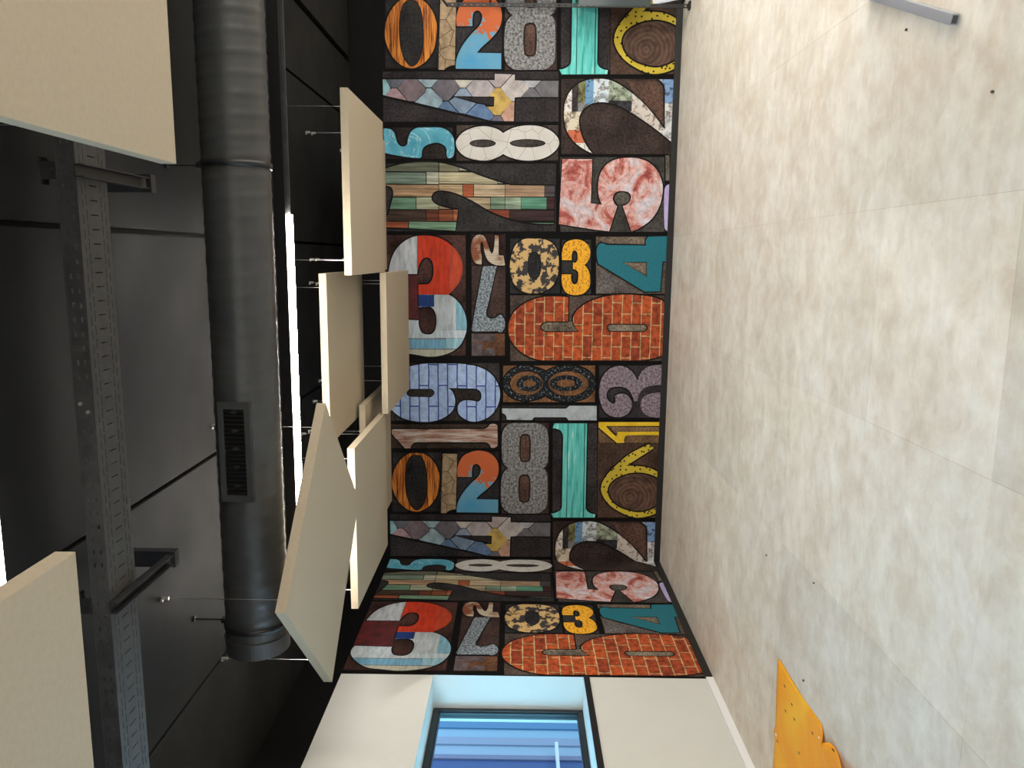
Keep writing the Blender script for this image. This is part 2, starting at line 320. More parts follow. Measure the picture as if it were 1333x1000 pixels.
# wallpaper outlines: millimetres along the paper and up the wall, third value 1 = corner
GLYPHS = [
  ('four_tiles','numeral four patterned with pale polygon tiles','tiles',[[(-1773,3014,1),(-1777,1874,1),(-1832,1875,1),(-1826,1671,1),(-1770,1671,1),(-1770,1222,1),(-1610,1226,1),(-1605,1669,1),(-1370,1674,1),(-1375,1914,1),(-1609,3017,1)],[(-1607,2288,1),(-1607,1880,1),(-1517,1880,1)]],2),
  ('five_cyan','sky-blue marbled numeral five','cyan',[[(-1286,3023,1),(-1286,2949,0),(-1253,2904,0),(-1198,2886,0),(-1143,2866,0),(-1116,2831,0),(-1117,2795,0),(-1144,2769,0),(-1199,2758,0),(-1268,2722,0),(-1302,2651,1),(-1306,2474,1),(-1284,2367,0),(-1223,2304,0),(-1141,2285,0),(-1045,2290,0),(-1011,2311,0),(-1003,2347,0),(-1031,2365,0),(-1086,2365,0),(-1127,2389,0),(-1154,2453,0),(-1146,2524,0),(-1118,2589,0),(-1077,2617,0),(-1015,2625,0),(-1001,2647,1),(-1007,2747,0),(-1033,2925,0),(-1056,3027,1)]],2),
  ('eight_crackle','white crackle-glazed numeral eight','crackle',[[(-1255,1786,1),(-1298,1857,0),(-1321,1971,0),(-1307,2084,0),(-1258,2197,0),(-1183,2261,0),(-1135,2268,0),(-1066,2233,0),(-1012,2155,0),(-983,2026,0),(-986,1926,0),(-1015,1841,0),(-1049,1784,1),(-1016,1713,0),(-989,1599,0),(-987,1471,0),(-1019,1343,0),(-1088,1245,0),(-1157,1210,0),(-1225,1233,0),(-1286,1305,0),(-1326,1419,0),(-1332,1546,0),(-1310,1673,0)],[(-1153,1859,0),(-1136,1872,0),(-1122,1910,0),(-1113,1964,0),(-1113,2024,0),(-1120,2078,0),(-1134,2116,0),(-1151,2129,0),(-1168,2116,0),(-1182,2078,0),(-1190,2024,0),(-1191,1964,0),(-1184,1910,0),(-1170,1873,0)],[(-1159,1350,0),(-1141,1367,0),(-1126,1418,0),(-1117,1491,0),(-1117,1573,0),(-1124,1646,0),(-1138,1697,0),(-1156,1716,0),(-1174,1698,0),(-1188,1647,0),(-1197,1574,0),(-1197,1492,0),(-1190,1419,0),(-1176,1368,0)]],2),
  ('seven_planks','numeral seven of coloured planks','planks',[[(-876,3030,1),(-930,2869,0),(-959,2654,0),(-954,2440,0),(-901,2212,0),(-826,2011,0),(-772,1840,0),(-736,1703,1),(-736,1245,1),(-350,1248,1),(-358,1505,0),(-402,1722,0),(-478,1924,0),(-575,2097,0),(-650,2269,0),(-677,2399,0),(-662,2492,0),(-599,2525,0),(-543,2486,0),(-505,2385,0),(-482,2248,1),(-270,2277,1),(-299,2994,1),(-301,3040,1),(-355,3039,1),(-433,2977,0),(-539,2944,0),(-637,2921,0),(-700,2937,0),(-721,2987,0),(-723,3033,1)]],2),
  ('two_graffiti','numeral two collaged with torn street posters','graffiti',[[(-1060,863,1),(-1105,958,0),(-1173,1055,0),(-1258,1122,0),(-1362,1158,0),(-1471,1166,0),(-1579,1153,0),(-1673,1103,0),(-1740,1030,0),(-1777,938,0),(-1791,835,0),(-1785,733,0),(-1757,648,0),(-1704,553,0),(-1624,438,0),(-1540,341,0),(-1437,244,0),(-1303,133,1),(-1676,148,1),(-1738,162,0),(-1791,216,1),(-1792,62,1),(-1167,44,1),(-1280,190,0),(-1378,335,0),(-1467,479,0),(-1536,622,0),(-1565,754,0),(-1554,876,0),(-1504,959,0),(-1436,1004,0),(-1364,1012,0),(-1264,991,0),(-1155,941,0)]],2),
  ('five_pink','weathered pink and red plaster numeral five','pink',[[(-1004,1174,1),(-1005,866,1),(-562,870,1),(-547,753,1),(-638,789,0),(-731,799,0),(-842,785,0),(-944,727,0),(-1004,624,0),(-1021,511,0),(-1015,388,0),(-970,273,0),(-879,184,0),(-764,136,0),(-662,132,0),(-531,160,0),(-409,232,0),(-328,334,0),(-280,438,1),(-537,538,1),(-566,481,0),(-627,455,0),(-673,480,0),(-688,548,0),(-672,614,0),(-620,643,0),(-567,628,0),(-533,595,1),(-278,671,1),(-295,833,1),(-348,1197,1)]],2),
  ('lavender_slip','lavender edge of a cut-off numeral','lavender',[[(-751,88,0),(-760,27,1),(-279,6,1),(-288,69,0),(-325,96,0),(-699,112,0)]],2),
  ('three_stain','dark red stain','redstain',[[(191,3090,1),(187,2671,1),(669,2676,1),(674,3143,1)]],1),
  ('three_paint','red white and blue brush-painted numeral three','three',[[(183,2680,1),(186,2987,1),(5,2941,0),(-110,2866,0),(-190,2749,0),(-217,2604,0),(-193,2444,0),(-115,2314,0),(-2,2227,0),(127,2201,0),(258,2235,0),(346,2301,0),(397,2352,1),(462,2257,0),(578,2183,0),(711,2158,0),(829,2176,0),(949,2243,0),(1025,2362,0),(1061,2540,0),(1040,2704,0),(1015,2823,0),(930,2921,0),(830,2988,0),(749,3009,0),(661,2995,1),(672,2670,1),(745,2664,0),(804,2635,0),(822,2583,0),(811,2524,0),(744,2486,0),(611,2485,0),(535,2529,0),(528,2595,0),(532,2669,1),(291,2669,1),(291,2608,0),(283,2557,0),(203,2512,0),(87,2511,0),(19,2547,0),(16,2606,0),(74,2653,0)]],2),
  ('two_stripe','small numeral two of striped pale wood','stripe',[[(75,2001,1),(54,2074,0),(-32,2108,0),(-132,2108,0),(-203,2082,0),(-232,2024,0),(-211,1973,0),(-133,1937,0),(-41,1900,0),(-62,1878,0),(-227,1865,1),(-227,1824,1),(-23,1823,1),(-20,1773,1),(80,1754,1),(78,1863,0),(31,1936,0),(-61,1973,0),(-147,1987,0),(-154,2009,0),(-75,2013,0),(-11,2001,1)]],2),
  ('seven_steel','hammered steel numeral seven','steel',[[(94,1987,1),(92,1841,1),(576,1951,1),(637,1926,0),(641,1859,0),(604,1801,0),(648,1759,0),(736,1753,0),(793,1792,1),(778,1829,1),(787,2088,1),(762,2105,1)]],2),
  ('rust_sort','rusted iron type fragment','rustiron',[[(811,2105,1),(808,1866,1),(841,1854,1),(885,1865,1),(897,2105,1)]],2),
  ('rust_sort','rusted iron type fragment','rustiron',[[(910,2105,1),(909,1988,1),(1043,1988,1),(1044,2105,1)]],2),
  ('rust_sort','rusted iron type fragment','rustiron',[[(1043,1973,1),(988,1973,1),(963,1946,1),(963,1880,1),(986,1854,1),(1042,1854,1)]],2),
  ('zero_leopard','numeral zero of flaking ochre and charcoal paint','leopard',[[(-195,1456,0),(-187,1564,0),(-122,1650,0),(7,1693,0),(94,1703,0),(223,1683,0),(324,1616,0),(370,1514,0),(373,1440,0),(358,1353,0),(292,1252,0),(190,1202,0),(74,1190,0),(-55,1203,0),(-147,1259,0),(-189,1347,0)],[(-59,1449,0),(-17,1388,0),(76,1379,0),(184,1388,0),(228,1445,0),(186,1501,0),(78,1514,0),(-16,1507,0)]],2),
  ('three_gold','golden yellow speckled numeral three','gold',[[(24,1155,1),(-84,1154,0),(-155,1122,0),(-189,1043,0),(-182,956,0),(-136,890,0),(-58,862,0),(21,879,0),(72,921,1),(129,876,0),(215,856,0),(302,864,0),(368,921,0),(388,1016,0),(363,1104,0),(291,1146,0),(172,1155,1),(171,1053,1),(246,1051,0),(275,1018,0),(245,987,0),(144,989,0),(116,1039,1),(47,1041,1),(37,1002,0),(-49,997,0),(-78,1026,0),(-49,1052,0),(23,1053,1)]],2),
  ('four_teal','teal woven numeral four','teal',[[(-1,790,1),(-108,791,0),(-152,760,0),(-138,695,1),(-135,283,1),(-199,281,0),(-227,257,1),(-235,20,1),(23,9,1),(28,103,1),(338,115,1),(344,279,1),(56,776,1)],[(39,523,1),(34,266,1),(188,261,1)]],2),
  ('six_brick','red brick patterned numeral six','brick',[[(412,1081,1),(666,1080,1),(668,1282,1),(691,1355,0),(728,1376,0),(767,1354,0),(784,1280,1),(778,960,1),(712,1008,0),(646,1028,0),(572,1004,0),(506,940,0),(446,839,0),(397,679,0),(377,490,0),(387,285,0),(410,153,0),(463,45,1),(1005,23,1),(1059,186,0),(1076,319,1),(1087,1297,1),(1066,1445,0),(985,1594,0),(860,1692,0),(727,1712,0),(601,1672,0),(498,1571,0),(423,1410,0),(404,1250,0)],[(686,612,1),(685,274,1),(726,231,0),(771,271,1),(774,609,1),(753,661,0),(723,670,0),(694,649,0)]],2),
  ('nine_blue','numeral nine of blue-jointed whitewashed brick','bluebrick',[[(1134,2531,1),(1133,2295,1),(1143,2134,0),(1168,2026,0),(1221,1919,0),(1308,1843,0),(1416,1801,0),(1526,1804,0),(1626,1841,0),(1704,1906,0),(1755,2003,0),(1767,2101,0),(1735,2188,0),(1686,2242,0),(1631,2260,0),(1564,2236,0),(1533,2177,0),(1535,2101,0),(1545,2036,0),(1517,2004,0),(1452,2002,0),(1414,2037,0),(1403,2101,1),(1399,2360,1),(1450,2307,0),(1543,2283,0),(1631,2302,0),(1698,2362,0),(1752,2460,0),(1776,2590,0),(1769,2732,0),(1739,2851,0),(1683,2937,0),(1617,2991,0),(1529,3005,0),(1430,2998,0),(1309,2953,0),(1210,2866,0),(1168,2768,0),(1143,2650,0)],[(1414,2766,1),(1411,2544,1),(1446,2507,0),(1496,2534,0),(1502,2577,1),(1501,2767,1),(1461,2809,0)]],2),
  ('one_wood','grey-brown driftwood numeral one','greywood',[[(1878,2978,1),(1863,2962,1),(1849,1970,1),(1826,1927,0),(1798,1905,0),(1790,1862,0),(1808,1824,1),(2026,1819,1),(2054,1849,0),(2055,1893,1),(2016,1915,0),(1994,1959,1),(2005,2701,1),(2020,2745,0),(2073,2773,1),(2074,2834,1),(1917,2973,1)]],2),
  ('zero_wood','orange grained wood numeral zero','orangewood',[[(2125,2712,0),(2140,2616,0),(2222,2521,0),(2345,2465,0),(2461,2458,0),(2595,2483,0),(2714,2556,0),(2782,2654,0),(2795,2735,0),(2759,2832,0),(2668,2920,0),(2535,2975,0),(2435,2981,0),(2301,2947,0),(2193,2873,0),(2134,2792,0)],[(2147,2720,0),(2166,2656,0),(2264,2609,0),(2446,2590,0),(2614,2604,0),(2732,2646,0),(2780,2711,0),(2733,2775,0),(2616,2822,0),(2449,2840,0),(2283,2826,0),(2175,2785,0)]],2),
  ('one_stone','cracked beige stone numeral one','stone',[[(2130,2421,1),(2131,2264,1),(2761,2278,1),(2778,2346,0),(2809,2387,1),(2808,2444,1)]],2),
  ('two_peel','numeral two of orange paint peeling off blue','peel',[[(2392,2256,1),(2276,2256,0),(2160,2200,0),(2106,2104,0),(2092,2008,0),(2123,1896,0),(2205,1824,0),(2304,1807,0),(2404,1830,0),(2504,1910,0),(2589,2007,0),(2643,2055,1),(2645,1810,1),(2797,1809,1),(2797,2268,1),(2693,2257,0),(2575,2200,0),(2457,2104,0),(2373,2023,0),(2290,2004,0),(2244,2040,0),(2258,2085,0),(2307,2099,0),(2390,2100,1)]],2),
  ('eight_concrete','grey cracked concrete numeral eight','concrete',[[(1777,1627,1),(1775,1425,1),(1808,1317,0),(1903,1272,0),(2171,1267,0),(2238,1281,0),(2279,1323,1),(2321,1286,0),(2396,1271,0),(2669,1269,0),(2746,1294,0),(2800,1381,1),(2804,1646,1),(2767,1734,0),(2675,1776,0),(2402,1774,0),(2327,1745,0),(2284,1695,1),(2244,1746,0),(2177,1768,0),(1909,1770,0),(1813,1728,0)],[(1894,1522,0),(1928,1466,0),(2173,1460,0),(2211,1484,0),(2212,1553,0),(2175,1576,0),(1929,1575,0)],[(2350,1519,0),(2383,1463,0),(2641,1460,0),(2672,1486,0),(2673,1552,0),(2643,1581,0),(2385,1580,0)]],2),
  ('one_teal','turquoise painted board numeral one','tealwood',[[(1777,1202,1),(1773,849,1),(2709,843,1),(2770,817,0),(2799,732,1),(2838,737,1),(2844,1197,1),(2798,1220,1),(2766,1132,0),(2713,1104,1),(1946,1105,1),(1864,1128,0),(1836,1179,0),(1833,1218,1),(1806,1216,1)]],2),
  ('board_joint','dark board joint','joint',[[(1777,1061,1),(1777,1054,1),(2839,1047,1),(2839,1054,1)],[(1775,879,1),(1774,869,1),(2836,859,1),(2836,869,1)]],3),
  ('one_yellow','yellow outlined numeral one on tan wood','yellow',[[(1757,726,1),(1748,30,1),(1792,29,1),(1800,644,1),(1909,536,0),(1906,521,1),(1862,515,1),(1854,26,1),(1897,24,1),(1902,406,0),(1923,437,0),(1985,439,1),(1986,519,1),(1815,724,1)]],2),
  ('six_knot','ringed wood knot','knot',[[(2539,20,0),(2610,31,0),(2674,70,0),(2725,133,0),(2759,213,0),(2771,303,0),(2761,394,0),(2729,477,0),(2680,543,0),(2617,587,0),(2546,603,0),(2476,591,0),(2413,552,0),(2362,489,0),(2329,409,0),(2317,319,0),(2326,229,0),(2357,147,0),(2407,81,0),(2469,37,0)]],1),
  ('six_dots','mustard yellow black-dotted numeral six','dots',[[(1997,172,1),(2038,112,1),(2151,274,0),(2243,409,1),(2244,286,0),(2259,169,0),(2306,66,0),(2373,-10,1),(2440,-13,1),(2369,66,0),(2330,166,0),(2316,298,0),(2348,442,0),(2417,556,0),(2509,604,0),(2614,579,0),(2705,489,0),(2756,355,0),(2770,223,0),(2714,67,0),(2637,-21,1),(2713,-24,1),(2783,68,0),(2826,191,0),(2828,309,0),(2780,442,0),(2691,577,0),(2585,656,0),(2487,678,0),(2366,630,0),(2236,518,0),(2130,405,0),(2058,292,0)]],2),
  ('eight_bead','black beaded numeral eight on copper','bead',[[(1166,1430,0),(1146,1542,0),(1190,1667,0),(1268,1743,0),(1346,1761,0),(1431,1735,0),(1501,1650,0),(1529,1523,0),(1506,1398,0),(1462,1307,1),(1511,1215,0),(1530,1060,0),(1500,907,0),(1428,811,0),(1335,774,0),(1244,809,0),(1174,901,0),(1141,1055,0),(1163,1194,0),(1210,1304,1)],[(1337,1327,0),(1397,1345,0),(1446,1395,0),(1473,1469,0),(1474,1551,0),(1448,1626,0),(1401,1678,0),(1341,1696,0),(1282,1679,0),(1233,1628,0),(1206,1554,0),(1205,1473,0),(1231,1398,0),(1278,1347,0)],[(1335,838,0),(1396,859,0),(1446,920,0),(1475,1009,0),(1476,1109,0),(1450,1199,0),(1401,1262,0),(1340,1285,0),(1278,1264,0),(1228,1203,0),(1200,1114,0),(1199,1015,0),(1225,925,0),(1273,862,0)]],2),
  ('eight_bead_inner','black beaded inner ring','bead',[[(1339,1341,0),(1377,1355,0),(1408,1393,0),(1426,1449,0),(1426,1511,0),(1410,1567,0),(1380,1607,0),(1342,1621,0),(1304,1607,0),(1273,1569,0),(1255,1513,0),(1254,1451,0),(1271,1395,0),(1301,1356,0)],[(1340,1411,0),(1356,1418,0),(1369,1437,0),(1376,1465,0),(1376,1496,0),(1370,1524,0),(1357,1544,0),(1341,1551,0),(1325,1544,0),(1312,1525,0),(1305,1497,0),(1304,1466,0),(1311,1438,0),(1324,1418,0)],[(1331,910,0),(1369,927,0),(1401,975,0),(1418,1047,0),(1419,1127,0),(1403,1199,0),(1373,1249,0),(1335,1267,0),(1297,1250,0),(1266,1201,0),(1248,1130,0),(1247,1051,0),(1263,979,0),(1293,928,0)],[(1332,980,0),(1349,990,0),(1363,1020,0),(1371,1063,0),(1372,1112,0),(1365,1156,0),(1351,1186,0),(1334,1197,0),(1317,1187,0),(1303,1157,0),(1295,1113,0),(1294,1065,0),(1301,1021,0),(1315,991,0)]],2),
  ('one_metal','scuffed white metal numeral one','whitemetal',[[(1617,1775,1),(1612,1080,1),(1580,1045,1),(1577,751,1),(1737,746,1),(1741,1049,1),(1707,1078,1),(1711,1423,1),(1743,1450,1),(1742,1725,1),(1696,1733,0),(1670,1772,1)]],2),
  ('three_purple','purple-grey embossed leather numeral three','purple',[[(1125,41,1),(1138,193,0),(1196,274,0),(1302,319,1),(1211,371,0),(1155,442,0),(1139,526,0),(1171,623,0),(1271,703,0),(1413,727,0),(1541,710,0),(1654,650,0),(1700,537,0),(1681,439,0),(1608,378,0),(1523,377,0),(1452,433,0),(1441,503,0),(1468,558,1),(1524,549,0),(1553,562,1),(1518,626,0),(1447,649,0),(1383,609,0),(1365,505,0),(1392,421,0),(1465,369,0),(1522,349,1),(1519,311,1),(1443,296,0),(1379,247,0),(1350,171,0),(1338,32,1)],[(1423,28,1),(1435,168,0),(1478,250,0),(1550,278,0),(1635,251,0),(1689,172,0),(1693,17,1)]],2),
  ('six_brick/a','paler ground inside the numeral','counter',[[(679,1097,1),(681,1281,1),(696,1340,0),(728,1362,0),(760,1339,0),(773,1280,1),(769,978,1),(712,1020,0),(668,1039,1)]],2),
  ('six_brick/b','paler ground inside the numeral','counter',[[(698,609,1),(697,279,1),(726,249,0),(759,277,1),(763,607,1),(745,643,0),(719,646,0)]],2),
  ('four_teal/a','paler ground inside the numeral','counter',[[(53,464,1),(48,280,1),(155,276,1)]],2),
  ('four_teal/b','paler ground inside the numeral','counter',[[(-213,766,1),(-217,296,1),(-152,299,1),(-154,684,1),(-170,739,1)]],2),
  ('four_teal/c','paler ground inside the numeral','counter',[[(88,787,1),(358,330,1),(362,780,1)]],2),
  ('two_graffiti/a','paler ground inside the numeral','counter',[[(-1775,536,1),(-1777,248,1),(-1729,176,1),(-1352,151,1),(-1460,244,1),(-1576,361,1),(-1655,458,1)]],2),
  ('eight_concrete/a','paler ground inside the numeral','counter',[[(1914,1522,0),(1938,1481,0),(2166,1475,0),(2196,1492,0),(2197,1547,0),(2167,1562,0),(1939,1562,0)]],2),
  ('eight_concrete/b','paler ground inside the numeral','counter',[[(2369,1519,0),(2394,1478,0),(2634,1475,0),(2657,1492,0),(2657,1546,0),(2635,1568,0),(2395,1565,0)]],2),
  ('eight_crackle/a','paler ground inside the numeral','counter',[[(-1153,1878,0),(-1139,1889,0),(-1128,1921,0),(-1121,1968,0),(-1121,2020,0),(-1127,2067,0),(-1137,2099,0),(-1151,2111,0),(-1165,2099,0),(-1176,2067,0),(-1182,2020,0),(-1183,1968,0),(-1177,1922,0),(-1166,1889,0)]],2),
  ('eight_crackle/b','paler ground inside the numeral','counter',[[(-1158,1369,0),(-1144,1385,0),(-1132,1430,0),(-1125,1496,0),(-1125,1568,0),(-1131,1634,0),(-1142,1679,0),(-1156,1696,0),(-1170,1680,0),(-1182,1635,0),(-1189,1569,0),(-1189,1497,0),(-1184,1431,0),(-1173,1386,0)]],2),
  ('five_pink/a','paler ground inside the numeral','counter',[[(-614,471,0),(-588,477,0),(-566,498,0),(-554,528,0),(-554,562,0),(-565,593,0),(-586,615,0),(-613,623,0),(-640,617,0),(-661,596,0),(-673,566,0),(-674,532,0),(-662,501,0),(-641,479,0)]],2),
  ('one_yellow/a','paler ground inside the numeral','counter',[[(1809,589,1),(1803,28,1),(1844,26,1),(1850,509,1),(1879,522,1)]],2),
  ('one_yellow/b','paler ground inside the numeral','counter',[[(1915,413,1),(1906,24,1),(1974,21,1),(1979,425,1)]],2),
]
BLOCKS = [
  ('four_tiles',(62,56,58),[(-1846,3013,1),(-1859,1228,1),(-1372,1219,1),(-1358,3022,1)]),
  ('five_cyan',(54,46,44),[(-1299,3017,1),(-1305,2301,1),(-998,2301,1),(-992,3022,1)]),
  ('eight_crackle',(86,74,68),[(-1329,2261,1),(-1337,1224,1),(-987,1217,1),(-978,2262,1)]),
  ('seven_planks',(64,61,62),[(-942,3023,1),(-958,1238,1),(-272,1225,1),(-256,3035,1)]),
  ('two_graffiti',(74,60,56),[(-1788,1201,1),(-1796,71,1),(-1062,40,1),(-1053,1186,1)]),
  ('five_pink',(84,80,76),[(-1022,1198,1),(-1031,128,1),(-278,97,1),(-268,1183,1)]),
  ('grey_slip',(118,108,98),[(-1050,115,1),(-1050,75,1),(-797,64,1),(-797,104,1)]),
  ('lavender_slip',(40,38,40),[(-760,114,1),(-760,27,1),(-279,6,1),(-278,94,1)]),
  ('three_paint',(86,58,52),[(-215,3111,1),(-224,2169,1),(1045,2169,1),(1055,3135,1)]),
  ('two_stripe',(66,42,40),[(-234,2111,1),(-238,1752,1),(81,1749,1),(85,2110,1)]),
  ('seven_steel',(84,64,60),[(91,2106,1),(87,1751,1),(792,1745,1),(796,2105,1)]),
  ('rust_sort',(128,88,64),[(808,2105,1),(804,1751,1),(1042,1749,1),(1046,2105,1)]),
  ('zero_leopard',(58,58,62),[(-193,1702,1),(-197,1185,1),(372,1174,1),(377,1696,1)]),
  ('three_gold',(66,66,68),[(-186,1162,1),(-189,858,1),(375,844,1),(378,1151,1)]),
  ('four_teal',(128,112,98),[(-222,806,1),(-229,74,1),(362,50,1),(370,790,1)]),
  ('six_brick',(100,86,78),[(398,1696,1),(382,49,1),(1080,20,1),(1098,1690,1)]),
  ('nine_blue',(68,60,56),[(1136,3004,1),(1123,1807,1),(1754,1802,1),(1768,3015,1)]),
  ('one_wood',(70,56,46),[(1808,2994,1),(1794,1820,1),(2062,1819,1),(2076,2998,1)]),
  ('zero_wood',(52,50,50),[(2125,2971,1),(2119,2437,1),(2793,2440,1),(2800,2982,1)]),
  ('two_peel',(56,53,56),[(2108,2264,1),(2103,1807,1),(2796,1802,1),(2803,2265,1)]),
  ('eight_concrete',(78,60,56),[(1779,1780,1),(1773,1267,1),(2800,1249,1),(2807,1772,1)]),
  ('one_teal',(68,62,64),[(1777,1223,1),(1771,741,1),(2802,713,1),(2809,1205,1)]),
  ('one_yellow',(132,104,76),[(1754,727,1),(1745,30,1),(1983,21,1),(1991,721,1)]),
  ('six_dots',(94,72,60),[(1996,728,1),(1987,21,1),(2830,-14,1),(2839,705,1)]),
  ('eight_bead',(158,112,74),[(1149,1765,1),(1138,781,1),(1537,770,1),(1548,1762,1)]),
  ('one_metal',(58,55,57),[(1584,1776,1),(1572,748,1),(1740,744,1),(1752,1774,1)]),
  ('three_purple',(64,58,62),[(1137,735,1),(1130,41,1),(1699,17,1),(1707,719,1)]),
]
TILES = [([(-1769,3014),(-1769,2981),(-1693,2935),(-1666,2936),(-1615,2989),(-1620,3017)],(148,190,198)),([(-1769,2981),(-1771,2789),(-1690,2865),(-1689,2921)],(105,108,120)),([(-1683,2922),(-1683,2869),(-1567,2768),(-1612,2989)],(175,145,150)),([(-1771,2787),(-1772,2663),(-1689,2579),(-1656,2580),(-1558,2688),(-1563,2758),(-1687,2861)],(125,110,116)),([(-1772,2656),(-1770,2452),(-1696,2520),(-1696,2574)],(150,172,180)),([(-1685,2570),(-1686,2520),(-1576,2406),(-1549,2406),(-1498,2454),(-1550,2688),(-1649,2577)],(150,172,182)),([(-1771,2447),(-1770,2281),(-1692,2228),(-1570,2345),(-1570,2401),(-1694,2513)],(112,106,114)),([(-1770,2278),(-1769,2092),(-1695,2169),(-1695,2225)],(192,187,176)),([(-1685,2228),(-1688,2169),(-1612,2105),(-1612,2288)],(142,157,178)),([(-1769,2087),(-1768,1944),(-1695,1876),(-1674,1876),(-1610,1937),(-1611,2098),(-1692,2162)],(178,170,172)),([(-1770,1937),(-1771,1874),(-1832,1875),(-1828,1699),(-1702,1820),(-1701,1867)],(178,164,164)),([(-1825,1692),(-1826,1671),(-1770,1671),(-1768,1587),(-1711,1530),(-1690,1530),(-1609,1606),(-1606,1669),(-1566,1672),(-1566,1701),(-1695,1815)],(188,180,177)),([(-1768,1580),(-1769,1405),(-1702,1474),(-1701,1526)],(172,174,180)),([(-1768,1397),(-1769,1227),(-1612,1229),(-1611,1398),(-1698,1469)],(112,110,114)),([(-1695,1525),(-1695,1478),(-1611,1402),(-1609,1599)],(118,114,120)),([(-1695,1867),(-1695,1820),(-1575,1704),(-1548,1704),(-1432,1816),(-1429,1872),(-1512,1954),(-1514,1880),(-1610,1877),(-1612,1932)],(200,168,95)),([(-1563,2338),(-1602,2281),(-1545,2063),(-1441,2169),(-1450,2232)],(122,140,162)),([(-1498,2451),(-1560,2394),(-1561,2349),(-1449,2242)],(95,118,150)),([(-1438,2162),(-1541,2053),(-1530,1978),(-1439,1886),(-1412,1886),(-1377,1921)],(100,126,162)),([(-1421,1879),(-1426,1816),(-1372,1780),(-1375,1911)],(105,100,115)),([(-1430,1809),(-1558,1701),(-1562,1673),(-1373,1677),(-1372,1776)],(192,152,132))]
PLANKS = [([-1.421,-0.864,2.448,3.145],(118,121,103)),([-1.426,-0.866,2.24,2.444],(152,147,122)),([-1.428,-0.877,1.013,2.239],(192,192,168)),([-0.858,-0.738,2.578,3.156],(130,150,135)),([-0.863,-0.739,2.448,2.576],(198,198,178)),([-0.864,-0.745,1.839,2.448],(204,194,160)),([-0.87,-0.752,1.01,1.84],(192,196,178)),([-0.733,-0.611,2.449,3.159],(190,155,120)),([-0.739,-0.613,2.198,2.448],(208,180,140)),([-0.741,-0.614,2.086,2.198],(192,106,72)),([-0.742,-0.617,1.76,2.086],(218,194,160)),([-0.745,-0.62,1.351,1.761],(194,160,130)),([-0.749,-0.624,1.007,1.353],(88,83,85)),([-0.604,-0.482,2.685,3.162],(120,158,132)),([-0.609,-0.484,2.45,2.684],(182,187,158)),([-0.611,-0.489,1.91,2.449],(192,174,140)),([-0.616,-0.491,1.759,1.91],(142,168,142)),([-0.617,-0.492,1.593,1.76],(168,188,163)),([-0.618,-0.495,1.327,1.595],(105,162,136)),([-0.621,-0.497,1.004,1.329],(78,48,48)),([-0.478,-0.362,2.581,3.164],(78,62,52)),([-0.483,-0.363,2.451,2.58],(122,68,48)),([-0.484,-0.364,2.299,2.45],(152,88,58)),([-0.486,-0.367,2.01,2.299],(182,112,77)),([-0.488,-0.37,1.714,2.01],(152,78,58)),([-0.491,-0.376,1.001,1.715],(68,50,50)),([-0.357,-0.031,2.768,3.167],(168,92,62)),([-0.36,-0.048,0.993,2.764],(132,168,138))]
THREE = [([-0.263,0.401,2.682,3.313],(192,196,200)),([-0.269,0.397,2.33,2.675],(198,62,38)),([-0.272,0.394,2.007,2.328],(186,70,42)),([0.401,0.527,2.504,2.682],(38,62,120)),([0.399,0.771,2.272,2.503],(188,196,200)),([0.396,0.768,2.006,2.271],(128,176,196)),([0.409,0.862,2.506,3.476],(196,206,212)),([0.773,0.857,2.006,2.506],(192,205,210)),([0.873,0.973,2.384,3.488],(120,172,200)),([0.861,0.969,2.006,2.383],(150,190,204)),([0.985,1.184,2.005,3.491],(190,186,168))]
POSTERS = [([-1.845,-1.471,1.089,1.284],(214,212,206)),([-1.846,-1.472,1.024,1.098],(60,56,58)),([-1.847,-1.562,0.951,1.032],(120,122,82)),([-1.847,-1.545,0.871,0.958],(104,146,182)),([-1.848,-1.546,0.716,0.879],(196,208,214)),([-1.849,-1.584,0.483,0.725],(158,170,150)),([-1.582,-1.476,0.479,0.717],(52,52,58)),([-1.851,-0.952,0.187,0.492],(196,188,180)),([-1.853,-1.561,-0.032,0.223],(120,150,190)),([-1.559,-0.954,-0.06,0.211],(206,206,206)),([-1.47,-1.292,0.878,1.277],(206,196,176)),([-1.29,-1.165,0.875,1.123],(192,104,74)),([-1.289,-0.944,1.116,1.274],(214,212,206)),([-1.163,-0.946,0.869,1.12],(214,212,206)),([-1.545,-0.948,0.698,0.885],(90,80,74)),([-1.475,-0.95,0.461,0.583],(80,110,180))]
COUNTERS = {'six_brick/a': (158,146,128),'six_brick/b': (152,140,122),'four_teal/a': (156,138,118),'four_teal/b': (150,134,118),'four_teal/c': (132,124,122),'two_graffiti/a': (112,84,72),'eight_concrete/a': (112,84,74),'eight_concrete/b': (112,84,74),'eight_crackle/a': (92,84,80),'eight_crackle/b': (92,84,80),'five_pink/a': (104,100,92),'one_yellow/a': (158,128,94),'one_yellow/b': (150,118,84)}
